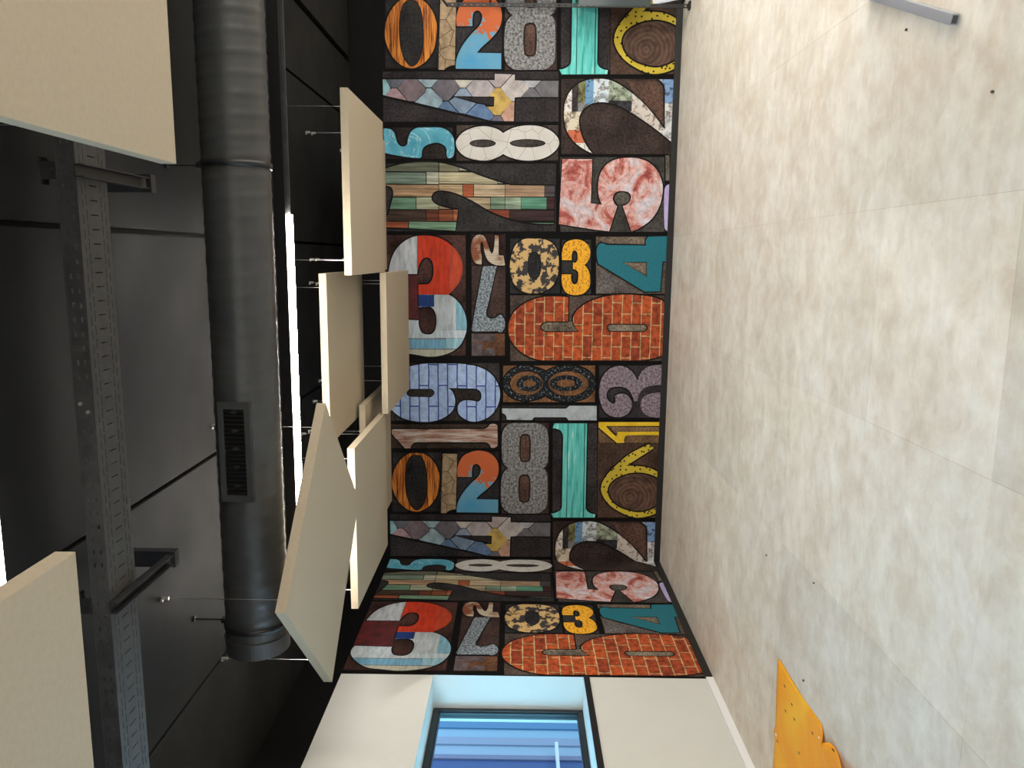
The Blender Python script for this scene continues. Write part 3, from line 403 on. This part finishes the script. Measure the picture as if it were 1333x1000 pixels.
# ------------------------------------------------------------------ wallpaper print
PER, SMIN, SMAX = 4.675, -3.2, L + D - Y0W
def smooth(pts):
    """closed outline through the control points; points flagged 1 are corners"""
    n = len(pts); out = []
    for i in range(n):
        p0, p1, p2, p3 = pts[i - 1], pts[i], pts[(i + 1) % n], pts[(i + 2) % n]
        out.append((p1[0] / 1000, p1[1] / 1000))
        if p1[2] and p2[2]: continue
        a = (p1[0] / 1000, p1[1] / 1000); b = (p2[0] / 1000, p2[1] / 1000)
        ta = ((p2[0] - p0[0]) / 2000, (p2[1] - p0[1]) / 2000); tb = ((p3[0] - p1[0]) / 2000, (p3[1] - p1[1]) / 2000)
        ch = math.hypot(b[0] - a[0], b[1] - a[1])
        def fit(t, at_corner):
            if at_corner: return None
            l = math.hypot(*t) or 1; return (t[0] / l * ch, t[1] / l * ch)
        ta = fit(ta, p1[2]); tb = fit(tb, p2[2])
        if ta is None: ta = (2 * (b[0] - a[0]) - tb[0], 2 * (b[1] - a[1]) - tb[1])
        if tb is None: tb = (2 * (b[0] - a[0]) - ta[0], 2 * (b[1] - a[1]) - ta[1])
        m = 6
        for q in range(1, m):
            t = q / m; h0 = 2 * t**3 - 3 * t**2 + 1; h1 = t**3 - 2 * t**2 + t; h2 = -2 * t**3 + 3 * t**2; h3 = t**3 - t**2
            out.append((h0 * a[0] + h1 * ta[0] + h2 * b[0] + h3 * tb[0], h0 * a[1] + h1 * ta[1] + h2 * b[1] + h3 * tb[1]))
    return out
def area2(l): return sum(l[i - 1][0] * l[i][1] - l[i][0] * l[i - 1][1] for i in range(len(l)))
def grow(l, d):
    """push an outline outwards"""
    n = len(l); s = 1 if area2(l) > 0 else -1; out = []
    for i in range(n):
        a, b, c = l[i - 1], l[i], l[(i + 1) % n]
        e1 = (b[0] - a[0], b[1] - a[1]); e2 = (c[0] - b[0], c[1] - b[1]); l1 = math.hypot(*e1) or 1; l2 = math.hypot(*e2) or 1
        nx, ny = e1[1] / l1 + e2[1] / l2, -e1[0] / l1 - e2[0] / l2; q = math.hypot(nx, ny) or 1
        out.append((b[0] + s * nx / q * d, b[1] + s * ny / q * d))
    return out
def put(s, t, off):
    if s <= L + 1e-6: return (-s, D - off, t)
    return (-L + off, D - (s - L), t)
def paper(name, loops, mat, parents, k, off, regions=None, base=None, label=None, polys=None, clip=None):
    """flat printed shape on the paper, repeat number k; parents = (object on back wall, object on left wall)"""
    bm = bmesh.new()
    if polys:
        for pl, col in polys:
            f = bm.faces.new([bm.verts.new((a / 1000, b / 1000, 0)) for a, b in pl])
    else:
        vs = [bm.verts.new((a, b, 0)) for l in loops for a, b in l]
        for tri in tessellate_polygon([[Vector((a, b, 0)) for a, b in l] for l in loops]):
            try: bm.faces.new([vs[i] for i in tri])
            except ValueError: pass
    def cut(co, no, clear=False):
        bmesh.ops.bisect_plane(bm, geom=bm.verts[:] + bm.edges[:] + bm.faces[:], plane_co=co, plane_no=no, dist=1e-6, clear_outer=clear)
    sh = k * PER
    for co, no in (((0, H - 0.002, 0), (0, 1, 0)), ((0, 0.0655, 0), (0, -1, 0)), ((SMAX - 0.004 - sh, 0, 0), (1, 0, 0)), ((SMIN - sh, 0, 0), (-1, 0, 0))): cut(co, no, True)
    if clip:
        a0, a1, b0, b1 = clip
        for co, no in (((a1, 0, 0), (1, 0, 0)), ((a0, 0, 0), (-1, 0, 0)), ((0, b1, 0), (0, 1, 0)), ((0, b0, 0), (0, -1, 0))):
            if bm.faces: cut(co, no, True)
    if not bm.faces: bm.free(); return None
    cut((L - sh, 0, 0), (1, 0, 0))
    if regions:
        for e in sorted({v for (r, c) in regions for v in r[:2]}): cut((e, 0, 0), (1, 0, 0))
        for e in sorted({v for (r, c) in regions for v in r[2:]}): cut((0, e, 0), (0, 1, 0))
    uvl = bm.loops.layers.uv.new('UVMap'); cl = bm.loops.layers.float_color.new('col')
    bm.faces.ensure_lookup_table()
    left = 0.0; tot = 0.0
    for f in bm.faces:
        c = f.calc_center_median(); col = base or (128, 128, 128)
        if regions:
            for r, cc in regions:
                if r[0] <= c.x < r[1] and r[2] <= c.y < r[3]: col = cc; break
        if polys:
            best = None
            for pl, cc in polys:
                ax = sum(p[0] for p in pl) / len(pl) / 1000; ay = sum(p[1] for p in pl) / len(pl) / 1000; d = (ax - c.x) ** 2 + (ay - c.y) ** 2
                if best is None or d < best: best = d; col = cc
        a = f.calc_area(); tot += a; left += a if c.x + sh > L else 0
        for lp in f.loops: lp[uvl].uv = (lp.vert.co.x, lp.vert.co.y); lp[cl] = rgb(col)
    # split along the corner, then wrap on to the walls
    ce = [e for e in bm.edges if all(abs(v.co.x + sh - L) < 1e-5 for v in e.verts)]
    if ce: bmesh.ops.split_edges(bm, edges=ce)
    for f in bm.faces:
        onl = f.calc_center_median().x + sh > L
        for v in f.verts: v.tag = onl
    for v in bm.verts:
        s, t = v.co.x + sh, v.co.y
        v.co = (-L + off + 0.004, min(D - off, D - (s - L)), t) if v.tag else (max(-s, -L + off), D - off, t)
    bmesh.ops.recalc_face_normals(bm, faces=bm.faces[:])
    c = bm.faces[:][0]
    me = bpy.data.meshes.new(name); bm.to_mesh(me); bm.free()
    o = link(name, me, mat, parents[1] if left > tot / 2 else parents[0])
    if label: o['label'] = label
    return o
walls = (wall_back, wall_left)
blocks = {}
for k in (-1, 0, 1):
    for key, col, loop in BLOCKS:
        l = [(a / 1000, b / 1000) for a, b, c in loop]
        o = paper('numeral_block', [l], 'block', walls, k, 0.0012, base=col)
        if o: blocks[(key, k)] = o
    for key, label, mat, loops, layer in GLYPHS:
        own = key
        if key in ('board_joint',): own = 'one_teal'
        if mat == 'counter': own = key.split('/')[0]
        if key == 'six_knot': own = 'six_dots'
        if key == 'three_stain': own = 'three_paint'
        if key == 'eight_bead_inner': own = 'eight_bead'
        par = blocks.get((own, k)); pr = (par, par) if par else walls
        ls = [smooth(l) for l in loops]
        kw = {'base': COUNTERS[key]} if mat == 'counter' else {}
        if mat == 'graffiti': kw['regions'] = POSTERS
        if mat == 'three': kw['regions'] = THREE
        if mat == 'tiles':
            paper('printed_numeral', ls, 'shade', pr, k, 0.0036, label='dark joints of the tiled numeral four')
            for pl, col in TILES: paper('printed_tile', None, 'tiles', pr, k, 0.0048, polys=[(pl, col)])
        elif mat == 'planks':
            paper('printed_numeral', ls, 'shade', pr, k, 0.0036, label='dark joints of the planked numeral seven')
            for (a, b, c, d), col in PLANKS:
                lo, hi = min(a, b), max(a, b)
                paper('printed_plank', ls, 'planks', pr, k, 0.0048, base=col, clip=(lo + 0.003, hi - 0.003, c + 0.003, d - 0.003))
        else:
            nm = {'joint': 'board_joint', 'knot': 'wood_knot', 'redstain': 'red_stain', 'counter': 'printed_counter'}.get(mat, 'printed_numeral')
            paper(nm, ls, mat, pr, k, 0.0012 + 0.0012 * layer, label=label, **kw)
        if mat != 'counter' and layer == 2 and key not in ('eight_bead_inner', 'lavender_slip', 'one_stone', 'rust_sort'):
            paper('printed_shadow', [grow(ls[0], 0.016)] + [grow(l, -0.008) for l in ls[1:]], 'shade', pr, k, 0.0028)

# ------------------------------------------------------------------ suspended acoustic panels
PS, PT = 1.235, 0.052
def panel(label, cx, cy, z, rz=0.0, sx=PS, sy=PS, inset=(0.10, 0.10), insx=(0.10, 0.10)):
    t = thing('acoustic_panel', label, 'ceiling panel', (cx, cy, z), rz, 'square acoustic panels hung from the ceiling')
    MB().box(-sx / 2, sx / 2, -sy / 2, sy / 2, 0, PT).build('panel_board', 'panel', t, 0.003)
    for a in (-1, 1):
        for b in (-1, 1):
            px, py = (sx / 2 - insx[1] if a > 0 else insx[0] - sx / 2), (sy / 2 - inset[1] if b > 0 else inset[0] - sy / 2)
            w = MB().tube((px, py, PT), (px, py, ZC - z - 0.02), 0.0016, 6).build('suspension_wire', 'wire', t)
            MB().tube((px, py, PT), (px, py, PT + 0.022), 0.006, 8).build('wire_grip', 'anchor', w)
            MB().tube((px, py, ZC - z - 0.035), (px, py, ZC - z), 0.009, 8).box(px - 0.018, px - 0.002, py - 0.006, py + 0.006, ZC - z - 0.010, ZC - z).build('ceiling_anchor', 'anchor', w)
    return t
panel('tan acoustic panel hanging in front of the end of the plank-patterned numeral', 0.476, 5.93, 2.735, sx=1.215, sy=1.31)
panel('acoustic panel hidden behind the tan panel, only its thin far edge showing', 0.487, 7.18, 2.926)
panel('acoustic panel with a brightly lit edge right beside the lit strip lamp', -0.722, 5.94, 2.925, sx=1.20, sy=1.22)
panel('lowest pale acoustic panel hanging before the red and white numeral three', -0.725, 7.02, 2.695, sx=1.18, sy=1.27, inset=(0.27, 0.1), insx=(0.24, 0.1))
panel('grey shaded acoustic panel overlapping the orange wooden zero', -1.912, 5.84, 2.732, sx=1.185, sy=1.26, inset=(0.1, 0.40))
panel('acoustic panel mostly hidden behind its shaded neighbour, before the wooden numeral one', -1.80, 6.78, 2.845, sx=1.20, sy=1.22, insx=(0.1, 0.24))
panel('olive shaded acoustic panel turned to a diamond at the end of the round duct', -1.667, 4.27, 2.69, math.radians(45.5), sx=1.21, sy=1.175)
panel('large near beige acoustic panel crossing the top of the perforated cable tray', 0.284 + PS / 2, 2.54 - PS / 2, 2.70)
panel('large near cream acoustic panel lit along one edge, left of the cable tray', -0.735 - PS / 2, 1.825 - PS / 2, 2.70)

# ------------------------------------------------------------------ strip lamps
def strip(label, x0, x1, y, z, xr, led='led'):
    t = thing('strip_lamp', label, 'lamp', (0, y, z), 0, 'linear ceiling lamps')
    MB().box(x0, x1, -0.022, 0.022, 0, 0.03).build('diffuser', led, t, 0.004)
    MB().box(x0 - 0.01, xr, -0.03, 0.03, 0.03, 0.10).build('housing', 'black_metal', t, 0.003)
    if xr > x1 + 0.05: MB().box(x1 + 0.002, xr, 0.004, 0.02, 0.012, 0.03).build('cable_channel', 'tray', t)
    for q in (x0 + 0.25, x1 - 0.25, xr - 0.3): MB().tube((q, 0, 0.10), (q, 0, ZC - z), 0.002, 6).build('suspension_wire', 'wire', t)
    return t
strip('lit white strip lamp between the round duct and the hanging panels', -2.35, 0.245, 4.83, 3.0, 3.4)
strip('lit strip lamp at the ceiling edge beside the near cream panel', -1.45, -0.74, 2.10, 3.09, -0.70, 'led_dim')
strip('added strip lamp behind the camera, unseen, for more room light', -1.7, 2.3, 0.0, 3.05, 2.4, 'led_dim')  # added out of view, goes with the area light over the camera end
side = strip('long added strip lamp, unseen, brightening the right side of the room', -3.0, 3.0, 4.4, 3.19, 3.05, 'led_dim'); side.location.x = 2.95; side.rotation_euler.z = math.pi / 2  # added out of view as housing for the right-hand area light

# ------------------------------------------------------------------ spiral duct
DY, DZ, DR, DX0, DX1 = 3.9, 2.995, 0.160, -2.01, 4.0
duct = thing('ventilation_duct', 'black round spiral ventilation duct with a slotted grille under the ceiling', 'duct', (0, DY, DZ))
pitch, per, nt = 0.094, 7, 56
prof = (0, 0, 0, 0, 0.0028, 0.0052, 0.0028)
nx = int((DX1 - DX0) / pitch) * per; vs = []; fs = []
for i in range(nx + 1):
    for j in range(nt):
        th = 2 * math.pi * j / nt; f = j / nt; x = DX0 + (i + (f * per)) * pitch / per
        r = DR + prof[i % per] + 0.0012 * math.sin(0.9 * i)
        vs.append((min(max(x, DX0), DX1), r * math.cos(th), r * math.sin(th)))
for i in range(nx):
    for j in range(nt - 1): fs.append((i * nt + j, i * nt + j + 1, (i + 1) * nt + j + 1, (i + 1) * nt + j))
    fs.append((i * nt + nt - 1, min(nx, i + per) * nt, min(nx, i + per + 1) * nt, (i + 1) * nt + nt - 1))
mb = MB(); mb.v = vs; mb.f = [f for f in fs if len(set(f)) == 4]; mb.build('duct_pipe', 'duct', duct, smooth=True)
MB().tube((DX0 + 0.06, 0, 0), (DX1, 0, 0), DR - 0.002, 56).build('duct_liner', 'duct', duct, smooth=False)
def lathe(name, prof, parent, mat='duct', n=56):
    mb = MB()
    for x, r in prof:
        for j in range(n): th = 2 * math.pi * j / n; mb.v.append((x, r * math.cos(th), r * math.sin(th)))
    for i in range(len(prof) - 1):
        for j in range(n): mb.f.append((i * n + j, i * n + (j + 1) % n, (i + 1) * n + (j + 1) % n, (i + 1) * n + j))
    mb.f.append(tuple(range(n))); mb.f.append(tuple(range((len(prof) - 1) * n, len(prof) * n)))
    o = mb.build(name, mat, parent, smooth=True)
    return o
cap = lathe('end_cap', [(-2.095, DR - 0.015), (-2.10, DR), (-2.098, DR + 0.006), (-2.02, DR + 0.006), (-2.018, DR + 0.011), (-2.008, DR + 0.011), (-2.006, DR + 0.003), (-1.93, DR + 0.003)], duct)
cap.data.polygons.foreach_set('use_smooth', [False] * len(cap.data.polygons))
for x in (-1.945, 0.43, 2.6):
    b = lathe('clamp_band', [(x - 0.014, DR + 0.003), (x - 0.014, DR + 0.010), (x + 0.014, DR + 0.010), (x + 0.014, DR + 0.003)], duct, 'black_metal')
    MB().tube((x, 0, DR + 0.004), (x, 0, ZC - DZ), 0.005, 8).tube((x, 0, ZC - DZ - 0.012), (x, 0, ZC - DZ), 0.016, 8).build('hanger_rod', 'black_metal', b)
    MB().box(x - 0.012, x + 0.012, -0.02, 0.02, DR + 0.008, DR + 0.03).build('clamp_lug', 'black_metal', b)
# grille set into the near side of the duct
ang = math.radians(180 - 4)      # towards the camera, slightly up
gy, gz = math.cos(ang), math.sin(ang)
gr = bpy.data.objects.new('grille', None)
def gbox(mb, x0, x1, v0, v1, d0, d1):
    """box in grille coordinates: x along the duct, v up the face, d outwards"""
    b = len(mb.v); o = Vector((0, gy, gz)); w = Vector((0, gz, -gy))
    for d in (d0, d1):
        for v in (v0, v1):
            for x in (x0, x1): p = o * d + w * v; mb.v.append((x, p.y, p.z))
    mb.f += [tuple(b + i for i in q) for q in ((0, 2, 3, 1), (4, 5, 7, 6), (0, 1, 5, 4), (2, 6, 7, 3), (0, 4, 6, 2), (1, 3, 7, 5))]
bpy.data.objects.remove(gr)
gx0, gx1, gv = -1.195, -0.755, 0.053
mb = MB(); gbox(mb, gx0 - 0.035, gx1 + 0.035, gv, gv + 0.028, 0.12, 0.170); gbox(mb, gx0 - 0.035, gx1 + 0.035, -gv - 0.028, -gv, 0.12, 0.170)
gbox(mb, gx0 - 0.035, gx0, -gv, gv, 0.12, 0.170); gbox(mb, gx1, gx1 + 0.035, -gv, gv, 0.12, 0.170)
grille = mb.build('grille_frame', 'duct', duct)
mb = MB(); gbox(mb, gx0, gx1, -gv, gv, 0.150, 0.1625); mb.build('grille_throat', 'upper_black', grille)
for i in range(20):
    x = gx0 + (i + 0.5) * (gx1 - gx0) / 20; mb = MB(); gbox(mb, x - 0.0022, x + 0.0022, -gv, gv, 0.1625, 0.1685); mb.build('louvre', 'black_metal', grille)

# ------------------------------------------------------------------ perforated cable tray
ty0, ty1, tz, th = 2.672, 2.868, 3.10, 0.064
TX0, TX1 = -3.30, 3.6
tray = thing('cable_tray', 'dark grey perforated cable tray running under the black ceiling', 'cable tray', (0, 0, 0))
def perforated(name, along, across, hole, place, parent):
    """sheet of cells, cells where hole(i, j) is true are left open"""
    mb = MB(); idx = {}
    def vid(i, j):
        if (i, j) not in idx: idx[(i, j)] = len(mb.v); mb.v.append(place(along[i], across[j]))
        return idx[(i, j)]
    for i in range(len(along) - 1):
        for j in range(len(across) - 1):
            if not hole(i, j): mb.f.append((vid(i, j), vid(i + 1, j), vid(i + 1, j + 1), vid(i, j + 1)))
    return mb.build(name, 'tray', parent, solid=0.0015)
xs = []; x = TX0
while x < TX1: xs += [x, x + 0.012, x + 0.030, x + 0.034]; x += 0.05     # 4 cells per 5 cm
for nm, y in (('side_rail', ty0), ('side_rail', ty1)):
    perforated(nm, xs, [0.0, 0.014, 0.022, 0.040, 0.048, 0.064], lambda i, j: i % 4 == 1 and j in (1, 3), lambda a, c, y=y: (a, y, tz + c), tray)
ac = [ty0, ty0 + 0.024, ty0 + 0.027, ty0 + 0.048, ty0 + 0.051, ty0 + 0.074, ty0 + 0.122, ty1 - 0.051, ty1 - 0.048, ty1 - 0.027, ty1 - 0.024, ty1]
perforated('tray_bottom', xs, ac, lambda i, j: (i % 4 in (0, 1) and j in (1, 9)) or (i % 4 in (1, 2, 3) and j in (3, 7)) or (i % 4 == 2 and j == 5), lambda a, c: (a, c, tz), tray)
for y in (ty0, ty1): MB().box(TX0, TX1, y - 0.003, y + 0.010 if y == ty0 else y + 0.003, tz + th - 0.001, tz + th + 0.002).build('rail_lip', 'tray', tray)
MB().box(-0.62, -0.44, ty0 - 0.004, ty0 - 0.001, tz + 0.008, tz + th - 0.008).build('splice_plate', 'tray', tray)
MB().tube((-0.555, ty0 - 0.01, tz + 0.02), (-0.555, ty0, tz + 0.02), 0.007, 8).build('splice_bolt', 'anchor', tray)
MB().tube((-0.525, ty0 - 0.01, tz + 0.045), (-0.525, ty0, tz + 0.045), 0.007, 8).build('splice_bolt', 'anchor', tray)
def tray_bracket(x, label):
    t = thing('tray_bracket', label, 'bracket', (x, 0, 0), 0, 'brackets carrying the cable tray')
    MB().box(-0.022, 0.022, ty0 - 0.012, ty1 + 0.30, tz - 0.006, tz - 0.002).box(-0.022, -0.018, ty0 - 0.012, ty1 + 0.30, tz - 0.035, tz - 0.004).box(0.018, 0.022, ty0 - 0.012, ty1 + 0.30, tz - 0.035, tz - 0.004).build('arm_channel', 'bracket', t)
    h = MB().box(-0.035, 0.035, ty1 + 0.26, ty1 + 0.30, tz - 0.04, ZC).box(-0.05, 0.05, ty1 + 0.23, ty1 + 0.33, ZC - 0.008, ZC).build('hanger_post', 'bracket', t)
    MB().box(-0.02, 0.02, ty1 + 0.253, ty1 + 0.26, tz - 0.02, tz + 0.0).build('post_slot', 'anchor', h)
    MB().box(-0.03, 0.03, ty0 + 0.004, ty0 + 0.009, tz + th + 0.003, tz + th + 0.055).box(-0.045, 0.045, ty0 + 0.004, ty0 + 0.045, tz + th + 0.055, tz + th + 0.061).build('clamp_plate', 'bracket', t)
    MB().tube((0, ty0 - 0.004, tz + th + 0.02), (0, ty0 + 0.005, tz + th + 0.02), 0.008, 8).build('bolt', 'bracket', t)
    MB().tube((0.03, ty0 + 0.025, tz + th + 0.05), (0.03, ty0 + 0.025, tz + th + 0.075), 0.007, 8).build('bolt', 'bracket', t)
tray_bracket(0.275, 'dark steel bracket holding the cable tray beside the large beige panel')
tray_bracket(-1.29, 'dark steel bracket holding the cable tray near the duct end')

# ------------------------------------------------------------------ yellow sheet on the floor by the window
nx, ny = 34, 70; x0, x1, y0, y1 = -3.22, -2.392, 1.9, 4.365; mb = MB()
for j in range(ny + 1):
    for i in range(nx + 1):
        u, v = i / nx, j / ny; x = x0 + u * (x1 - x0); y = y0 + v * (y1 - y0)
        e = math.exp(-((x1 - x) / 0.10) ** 2)
        z = 0.0015 + 0.002 * (1 + math.sin(5 * x + 3 * y)) + e * (0.035 * math.exp(-((y - 3.60) / 0.05) ** 2) + 0.055 * math.exp(-((y - 3.25) / 0.17) ** 2) * (1 if y < 3.6 else 0.4))
        dx = -e * (0.075 * math.exp(-((y - 3.625) / 0.035) ** 2)) + 0.006 * math.sin(9 * y) * u
        if v > 0.9: y += 0.012 * math.sin(7 * x) * (v - 0.9) * 10 - 0.02 * (1 - u) ** 2 + (0.03 * math.exp(-((x + 2.87) / 0.03) ** 2) if v == 1 else 0)
        mb.v.append((x + dx, y, z))
for j in range(ny):
    for i in range(nx): a = j * (nx + 1) + i; mb.f.append((a, a + 1, a + nx + 2, a + nx + 1))
sheet = tag(mb.build('floor_sheet', 'yellow_sheet', smooth=True, solid=0.003), 'crumpled yellow-orange plastic sheet lying on the floor below the window', 'sheet')
for (x, y, r) in ((-2.52, 3.46, 0.022), (-2.68, 3.46, 0.008), (-2.46, 3.70, 0.006), (-2.62, 3.42, 0.010), (-2.85, 4.31, 0.010)):
    MB().prism([(x + r * R_.uniform(0.6, 1) * math.cos(a), y + 1.4 * r * R_.uniform(0.6, 1) * math.sin(a)) for a in [q * 1.05 for q in range(6)]], 0.008, 0.013).build('plaster_scrap', 'scrap', sheet)
for i, (x, y, wh) in enumerate(((-1.865, 4.72, 'nearest the papered corner'), (-1.71, 3.94, 'between the yellow sheet and the room centre'), (-2.30, 3.98, 'right beside the yellow sheet edge'), (0.951, 3.43, 'close to the table foot'), (0.571, 2.765, 'alone in front of the table foot end'))):
    tag(MB().prism([(x + 0.006 * R_.uniform(0.5, 1) * math.cos(a), y + 0.010 * R_.uniform(0.5, 1) * math.sin(a)) for a in [q * 1.05 for q in range(6)]], 0.0, 0.006).build('floor_crumb', 'crumb'), 'tiny dark crumb on the beige floor ' + wh, 'crumb', 'crumbs on the floor')

# ------------------------------------------------------------------ table at the right edge
tb = thing('high_table', 'white edged high table on a grey square tube foot, cut by the picture edge', 'table', (0.856, 3.03, 0), -math.atan2(0.315, 0.735))
# local +y runs along the foot, +x to the right
pts = []
for (qx, qy, a0) in ((0.035, 0.82, 90), (0.215, -0.45, 180)):
    for s in range(7): a = math.radians(a0 + s * 15); pts.append((qx + 0.06 * math.cos(a), qy + 0.06 * math.sin(a)))
pts += [(1.3, -0.51), (1.3, 0.88)]
top = MB().prism(pts, 0.968, 1.0).build('table_top', 'table_white', tb, 0.004)
MB().prism([(0.04 * (1 if i < 14 else 0) + a * (1 if i < 14 else 0.98), b * 0.97) for i, (a, b) in enumerate(pts)], 1.0005, 1.0015).build('top_laminate', 'table_top', top)
def foot(xo):
    f = MB().box(xo, xo + 0.040, 0.0, 0.86, 0.004, 0.034).build('foot_tube', 'grey_metal', tb, 0.003)
    box('tube_mouth', 'tube_inside', xo + 0.006, xo + 0.034, -0.001, 0.002, 0.009, 0.029, f)
    MB().box(xo, xo + 0.04, 0.82, 0.86, 0.034, 0.968).build('column', 'grey_metal', tb, 0.003)
foot(0.0); foot(1.1)

# ------------------------------------------------------------------ slotted rack standing at the papered wall
rk = thing('shelf_rack', 'black slotted steel shelf rack standing before the papered wall', 'rack', (2.36, 7.86, 0))
def upright(y, xo=0.0):
    perforated('upright', [0.02 + 0.02 * i for i in range(116)], [0, 0.010, 0.022, 0.034], lambda i, j: i % 3 == 1 and j == 1, lambda a, c: (xo + c, y, a), rk).data.materials[0] = M['black_metal']
    MB().box(xo, xo + 0.004, y, y + 0.012, 0.02, 2.32).build('upright_flange', 'black_metal', rk)
    MB().box(xo - 0.008, xo + 0.06, y - 0.02, y + 0.05, 0.0, 0.02).build('foot_plate', 'black_metal', rk)
upright(0.0); upright(0.28, 0.16)
for z in (1.92, 1.49, 1.072): box('shelf', 'black_metal', 0.10, 0.9, 0.0, 0.30, z - 0.012, z + 0.006, rk)
MB().tube((0.0, 0.0, 2.31), (0.12, -0.02, 2.42), 0.012, 8).build('top_brace', 'black_metal', rk)
box('lower_panel', 'smoked', 0.012, 0.9, -0.004, 0.0, 0.38, 1.06, rk)

# ------------------------------------------------------------------ outside: panelled facade across the yard
fc = thing('neighbour_facade', 'blue-grey vertically panelled facade seen through the window', 'facade', (-6.2, 0, 0))
def fmat(nm, col): m_plain(nm, col, 0.6)
bands = [(12.0, 9.645, (84, 132, 166)), (9.645, 9.61, (60, 110, 150)), (9.61, 9.54, (236, 242, 244)), (9.54, 9.40, (86, 134, 170)), (9.40, 9.20, (150, 182, 200)), (9.20, 9.05, (150, 160, 180)), (9.05, 8.84, (160, 180, 196)), (8.84, 8.76, (128, 128, 152)), (8.76, 8.55, (70, 92, 140)), (8.55, 7.6, (96, 120, 158)), (7.6, 6.0, (140, 160, 180)), (6.0, 3.0, (110, 140, 170)), (3.0, -2.0, (140, 160, 180))]
for i, (a, b, col) in enumerate(bands):
    fmat('facade_%d' % i, col); MB().box(-0.1, 0.02 * (i % 2), b, a, -1.0, 4.2).build('cladding_panel', 'facade_%d' % i, fc)
MB().box(0.10, 0.16, 5.0, 8.92, 1.05, 1.09).build('rail', 'skirting_white', fc)
g = struct(box('ground', 'floor_joint', -9, -L - WD - 0.06, -6, 14, -1.1, -1.0), 'paved yard outside')
